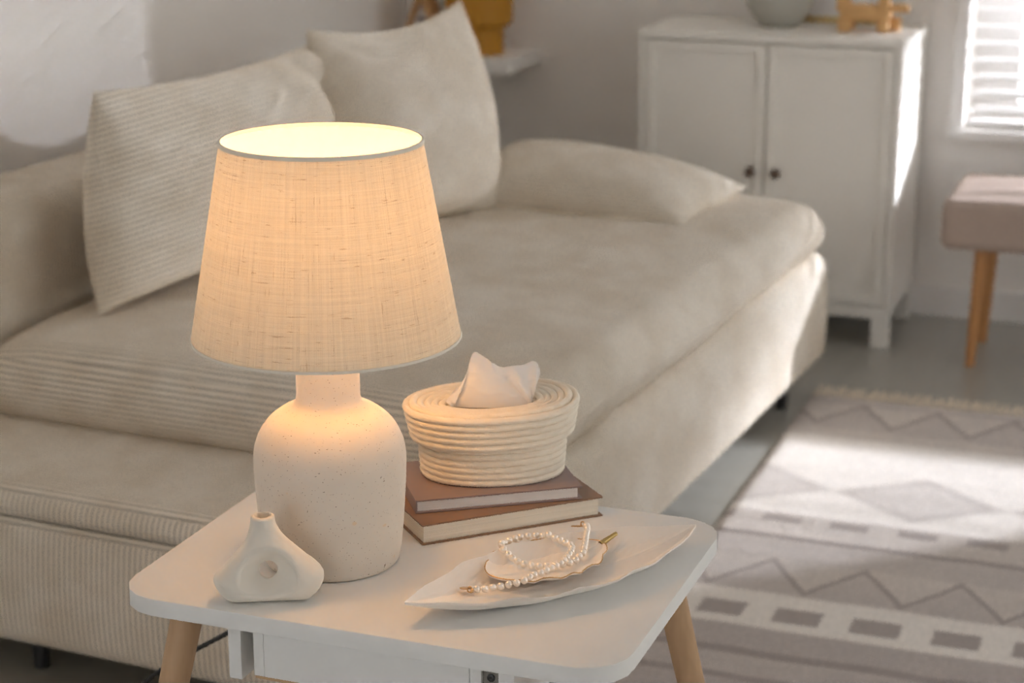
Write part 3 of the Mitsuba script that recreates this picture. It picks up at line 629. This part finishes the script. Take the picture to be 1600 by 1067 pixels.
# ------------------------------------------------------------------ rope basket and tissue
BC = np.array([-.7745, 2.005, TZ+.0413]); BANG = math.radians(29)
def oval(a, b, z, n=560, e=2.25):
    t = np.linspace(0, 2*math.pi, n, endpoint=False)
    x = a*np.sign(np.cos(t))*np.abs(np.cos(t))**(2/e); y = b*np.sign(np.sin(t))*np.abs(np.sin(t))**(2/e)
    p = np.stack([x, y, np.full(n, z) if np.ndim(z) == 0 else z], 1)
    d = np.concatenate([[0], np.cumsum(np.linalg.norm(np.diff(np.vstack([p, p[:1]]), axis=0), axis=1))]); s = np.linspace(0, d[-1], n, endpoint=False)
    q = np.vstack([p, p[:1]]); return np.stack([np.interp(s, d, q[:, k]) for k in range(3)], 1)
def bput(m, tilt=0.0):
    if tilt: m = rot(m, tilt, about=(0, 0, .05), axis=(0, 1, 0))
    return mv(rot(m, math.degrees(BANG)), BC)
RR = .0043
def coil(a, b, z, wav=0.0, ph=0.0, n=560):
    t = np.linspace(0, 2*math.pi, n, endpoint=False)
    p = oval(a, b, z, n)
    p[:, 2] += wav*np.sin(2*t+ph)+0.0002*np.sin(5*t+3*ph)
    return tube(p, RR, 12, closed=True, braid=.0062)
nb = 6
for i in range(nb):
    t = i/(nb-1); a = .0815+.0030*t; b = .0605+.0025*t
    add('rope_basket__rope_coil', bput(coil(a, b, RR+.0079*i, .0003, i)), 'm_rope', True)
add('rope_basket__bottom', bput(extrude(Polygon(oval(.081, .060, 0, 120)[:, :2]), .001, .006, .001)), 'm_rope')
LT = 2.0
zl = RR+.0079*nb-.0005
for i in range(5):
    t = i/4; a = .0935+.0065*t; b = .0700+.0045*t
    add('rope_basket__lid__rope_coil', bput(coil(a, b, zl+.0083*i, .0012, .6), -LT), 'm_rope', True)
for j in range(1, 6):
    a = .1000-.0083*j; b = .0745-.0083*j
    zz = zl+.0083*4+.0030-.0010*j+(.0012 if j == 1 else 0)
    add('rope_basket__lid__rope_coil', bput(coil(a, b, zz, .0008, .6), -LT), 'm_rope', True)
inner_ = Polygon(oval(.061, .037, 0, 120)[:, :2]).difference(Polygon(oval(.052, .013, 0, 120)[:, :2]))
lid_plate = trimesh.creation.extrude_polygon(inner_, .003, engine='earcut'); lid_plate.apply_translation([0, 0, zl+.0083*4-.008])
add('rope_basket__lid__slot_edge', bput(lid_plate, -LT), 'm_rope', 20)
tag('rope_basket', 'oval cream cotton rope tissue basket with a coiled lid on the books', 'basket')
def tissue():
    n, m = 200, 40
    rimp = cspline([(-.056, -.010, .003), (-.044, -.004, .014), (-.030, .001, .030), (-.0165, .004, .059), (-.006, .0025, .052), (.005, -.001, .0445), (.022, -.003, .0415), (.040, .001, .0435), (.053, .003, .043), (.0575, .005, .030), (.052, .011, .022),
                    (.034, .016, .032), (.010, .018, .036), (-.020, .016, .030), (-.044, .008, .010)], n, closed=True)
    t = np.linspace(0, 2*math.pi, n, endpoint=False); ang = np.arctan2(rimp[:, 1]-.004, rimp[:, 0]); 
    base = np.stack([.046*np.cos(ang), .0125*np.sin(ang), np.full(n, -.005)], 1)
    r = np.linspace(0, 1, m)[None, :, None]
    V = base[:, None]*(1-r)+rimp[:, None]*r
    R = r[..., 0]; TH = t[:, None]
    f = meshkit.fbm(np.stack([V[..., 0]*55, V[..., 1]*55+3, V[..., 2]*40], -1), 3, 8)-.5
    V[..., 1] += (-.009*np.sin(math.pi*R)*(np.sin(t)[:, None] < 9)*np.where(TH < math.pi, 1, -.4) + .0032*np.sin(TH*9+2.2*R)*np.sin(math.pi*np.clip(R*.9+.1, 0, 1)) + .017*f*R)
    g = np.abs(meshkit.fbm(np.stack([V[..., 0]*38+7, V[..., 1]*30, V[..., 2]*46], -1), 2, 18)-.5)
    V[..., 1] += .016*(g-.12)*np.clip(R*1.6, 0, 1)*np.where(TH < math.pi, 1, -.5)
    V[..., 0] += .006*f*R; V[..., 2] += .0012*np.sin(TH*11)*R
    return trimesh.Trimesh(V.reshape(-1, 3), grid_faces(n, m, wrap_a=True), process=False)
tm = mv(rot(tissue(), -4), (0.0, 0, zl+.0083*4+.001))
add('tissue', bput(tm), 'm_tissue', 50); tag('tissue', 'crumpled white paper tissue sticking out of the rope basket', 'tissue')

# ------------------------------------------------------------------ leaf dishes
def leaf(hl, hw, h, n, m, flat, wavy, seed, tipz=0.0, asym=0.0, th=.0026, e=1.0, foot=0.0, ribs=26):
    """a leaf-shaped dish in its own frame: length along x, both skins, waved rim"""
    s = np.sin(np.linspace(-math.pi/2, math.pi/2, n)); q = np.linspace(-1, 1, m)
    S, Q = np.meshgrid(s, q, indexing='ij')
    W = hw*np.maximum(1-np.abs(S)**1.9, 0)**e*(1+asym*S)
    wv = 1+wavy*(meshkit.fbm(np.stack([S*5.5, np.sign(Q)*3+0*S, S*0+seed], -1), 3, seed)-.5)*2*np.abs(Q)**3
    X = hl*S; Y = W*Q*wv
    rise = np.clip((np.abs(Q)-flat)/(1-flat), 0, 1)**1.25
    along = np.abs(S)**2.6
    Z = h*np.maximum(rise*(1-along)+along, rise)*1.0
    Z = Z + tipz*np.abs(S)**6 + .0015*np.abs(Q)**2*np.sin(S*17+seed)*(1-np.abs(S)**4)
    rib_ = .00022*np.sin((np.abs(Q)*1.1*W/hw-S*1.4)*ribs*2.4)*(1-along)*np.clip(np.abs(Q)*4, 0, 1) + .0012*np.exp(-(Q*W/.0025)**2)*(np.abs(S) < .95)
    top = np.stack([X, Y, Z+th+rib_], -1); bot = np.stack([X, Y*(1-.015), Z], -1)
    F = grid_faces(n, m); N = n*m
    b = np.concatenate([np.arange(m), np.arange(1, n)*m+m-1, (n-1)*m+np.arange(m-2, -1, -1), np.arange(n-2, 0, -1)*m]); b2 = np.roll(b, -1)
    rimF = np.vstack([np.stack([b, b2, b2+N], 1), np.stack([b, b2+N, b+N], 1)])
    msh = trimesh.Trimesh(np.vstack([top.reshape(-1, 3), bot.reshape(-1, 3)]), np.vstack([F, F[:, ::-1]+N, rimF]), process=False)
    msh.merge_vertices(digits_vertex=6); msh.update_faces(msh.nondegenerate_faces()); msh.fix_normals()
    return msh, top
big, btop = leaf(.1907, .0700, .0200, 220, 80, .48, .05, 3, .002, ribs=30, e=.95)
DC, DA = np.array([-.6214, 1.8009, TZ+.0003]), 54.77
add('leaf_dish', mv(rot(big, DA), DC), 'm_porcelain', 45)
tag('leaf_dish', 'large glossy white leaf-shaped ceramic dish holding a smaller dish on the side table', 'dish')
small, stop = leaf(.0775, .0515, .0090, 140, 60, .50, .10, 9, .0, asym=-.12, th=.0022, e=.62, ribs=16)
SC, SA = np.array([-.6397, 1.8207, TZ+.0072]), 57.5
add('leaf_dish_001', mv(rot(small, SA), SC), 'm_porcelain', 45)
rim = np.vstack([stop[:, 0], stop[::-1, -1]]); rim = rim[np.concatenate([[True], np.linalg.norm(np.diff(rim, axis=0), axis=1) > 1e-4])]
add('leaf_dish_001__gold_rim', mv(rot(tube(rim, .00065, 8, closed=True), SA), SC), 'm_gold', True)
add('leaf_dish_001__stem', mv(rot(tube(np.array([[.074, 0, .009], [.085, .001, .012], [.0985, .002, .0155]]), np.array([.0036, .0029, .0022]), 14), SA), SC), 'm_gold_frame', True)
labels['leaf_dish_001__gold_rim'] = {'label': 'thin gold edge'}; labels['leaf_dish_001__stem'] = {'label': 'gold leaf stem'}
tag('leaf_dish_001', 'small white leaf dish with a gold edge and stem, inside the larger leaf dish', 'dish')

# ------------------------------------------------------------------ pearl necklace
from scipy.interpolate import LinearNDInterpolator
def surf(top, ang, at):
    p = top.reshape(-1, 3); p = trimesh.transform_points(p, trimesh.transformations.rotation_matrix(math.radians(ang), (0, 0, 1)))+np.array(at)
    return LinearNDInterpolator(p[:, :2], p[:, 2])
HB, HS = surf(btop, DA, DC), surf(stop, SA, SC)
def height(xy):
    xy = np.atleast_2d(xy); h = np.maximum(np.nan_to_num(HB(xy), nan=0), np.nan_to_num(HS(xy), nan=0)); return np.maximum(h, TZ)
PXYZ = np.array([(-0.6847, 1.7263, 0.588), (-0.676, 1.7294, 0.5889), (-0.6682, 1.7347, 0.5898), (-0.6608, 1.7388, 0.5907), (-0.6527, 1.743, 0.5922), (-0.6443, 1.7463, 0.5946), (-0.6385, 1.7534, 0.5964), (-0.6349, 1.7657, 0.5964), (-0.6295, 1.774, 0.5964), (-0.6257, 1.7841, 0.597), (-0.6218, 1.7941, 0.5964), (-0.6192, 1.8058, 0.5964), (-0.618, 1.817, 0.5964), (-0.6181, 1.8288, 0.597), (-0.6193, 1.8416, 0.5976), (-0.6244, 1.8531, 0.5982), (-0.6318, 1.8578, 0.5982), (-0.64, 1.8622, 0.5982), (-0.6494, 1.8665, 0.5982), (-0.6582, 1.8675, 0.5982), (-0.6676, 1.8682, 0.5982), (-0.6756, 1.8633, 0.5982), (-0.6832, 1.8581, 0.5982), (-0.688, 1.8504, 0.5982), (-0.6924, 1.8416, 0.5982), (-0.6948, 1.8326, 0.5982), (-0.6937, 1.8224, 0.5976), (-0.6858, 1.8136, 0.5958), (-0.6789, 1.8098, 0.5946), (-0.6721, 1.8045, 0.5934), (-0.6636, 1.8009, 0.5922), (-0.6542, 1.7995, 0.5916), (-0.6444, 1.8002, 0.5913), (-0.637, 1.8043, 0.591), (-0.6281, 1.8095, 0.591), (-0.6185, 1.8159, 0.5916), (-0.6102, 1.8261, 0.5928), (-0.6085, 1.8352, 0.594), (-0.607, 1.843, 0.5952), (-0.6088, 1.8535, 0.597), (-0.6113, 1.8639, 0.5982), (-0.6149, 1.8772, 0.5988), (-0.6182, 1.8891, 0.5988), (-0.622, 1.9042, 0.5982), (-0.628, 1.9171, 0.5976)])
PR = .0040
PEARLS = cspline(PXYZ, 400); PEARLS[:, 2] = np.maximum(PEARLS[:, 2], height(PEARLS[:, :2])+PR)
from scipy.ndimage import gaussian_filter1d
PEARLS[:, 2] = np.maximum(gaussian_filter1d(PEARLS[:, 2], 4), height(PEARLS[:, :2])+PR)
curve = cspline(PEARLS, 4000)
d = np.concatenate([[0], np.cumsum(np.linalg.norm(np.diff(curve, axis=0), axis=1))])
step = 2*PR+.0005
npearl = int(d[-1]/step)
centers = np.stack([np.interp(np.arange(npearl+1)*step, d, curve[:, k]) for k in range(3)], 1)
sph = mikit.ply(trimesh.creation.icosphere(3, PR), 'm_pearl', True)
for i, c in enumerate(centers):
    scene['pearl_necklace__pearl' if i == 0 else f'pearl_necklace__pearl_{i:03d}'] = {**sph, 'to_world': T().translate([float(x) for x in c])}
add('pearl_necklace__thread', tube(curve[::20], .0004, 6), 'm_pearl', True)
c0 = centers[0]; dirv = np.array([-.86, -.4, 0]); dirv /= np.linalg.norm(dirv)
disc = rot(lathe([(0, 0), (.0062, 0), (.0066, .0003), (.0066, .0008), (.0062, .0011), (0, .0011)], seg=40), -14, axis=(1, 0.3, 0))
add('pearl_necklace__charm', mv(disc, c0+dirv*.0112+np.array([-.002, .004, -.0008])), 'm_gold', 40); labels['pearl_necklace__charm'] = {'label': 'small round gold disc'}
add('pearl_necklace__clasp', cat(tube(np.array([c0+dirv*.0075+np.array([.0024*math.cos(a), .0024*math.sin(a)*.6, .0024*math.sin(a)]) for a in np.linspace(0, 2*math.pi, 24, endpoint=False)]), .0008, 8, closed=True),
    tube(np.array([c0+dirv*.004, c0+dirv*.0062+np.array([.002, -.002, -.001]), c0+dirv*.0085+np.array([.003, -.003, -.0018])]), np.array([.0014, .0018, .001]), 10)), 'm_gold', True)
ce = centers[-1]
add('pearl_necklace__clasp', cat(tube(np.array([ce+np.array([-.0052+.0022*math.cos(a), .0025, .0005+.0026*math.sin(a)]) for a in np.linspace(0, 2*math.pi, 24, endpoint=False)]), .0008, 8, closed=True),
    tube(np.array([ce+np.array([-.006, .0015, -.0018]), ce+np.array([-.012, -.001, -.002]), ce+np.array([-.017, -.0025, -.0018])]), np.array([.0012, .0010, .0008]), 8)), 'm_gold', True)
tag('pearl_necklace', 'string of white pearls with gold clasps, looped over the small leaf dish', 'necklace')
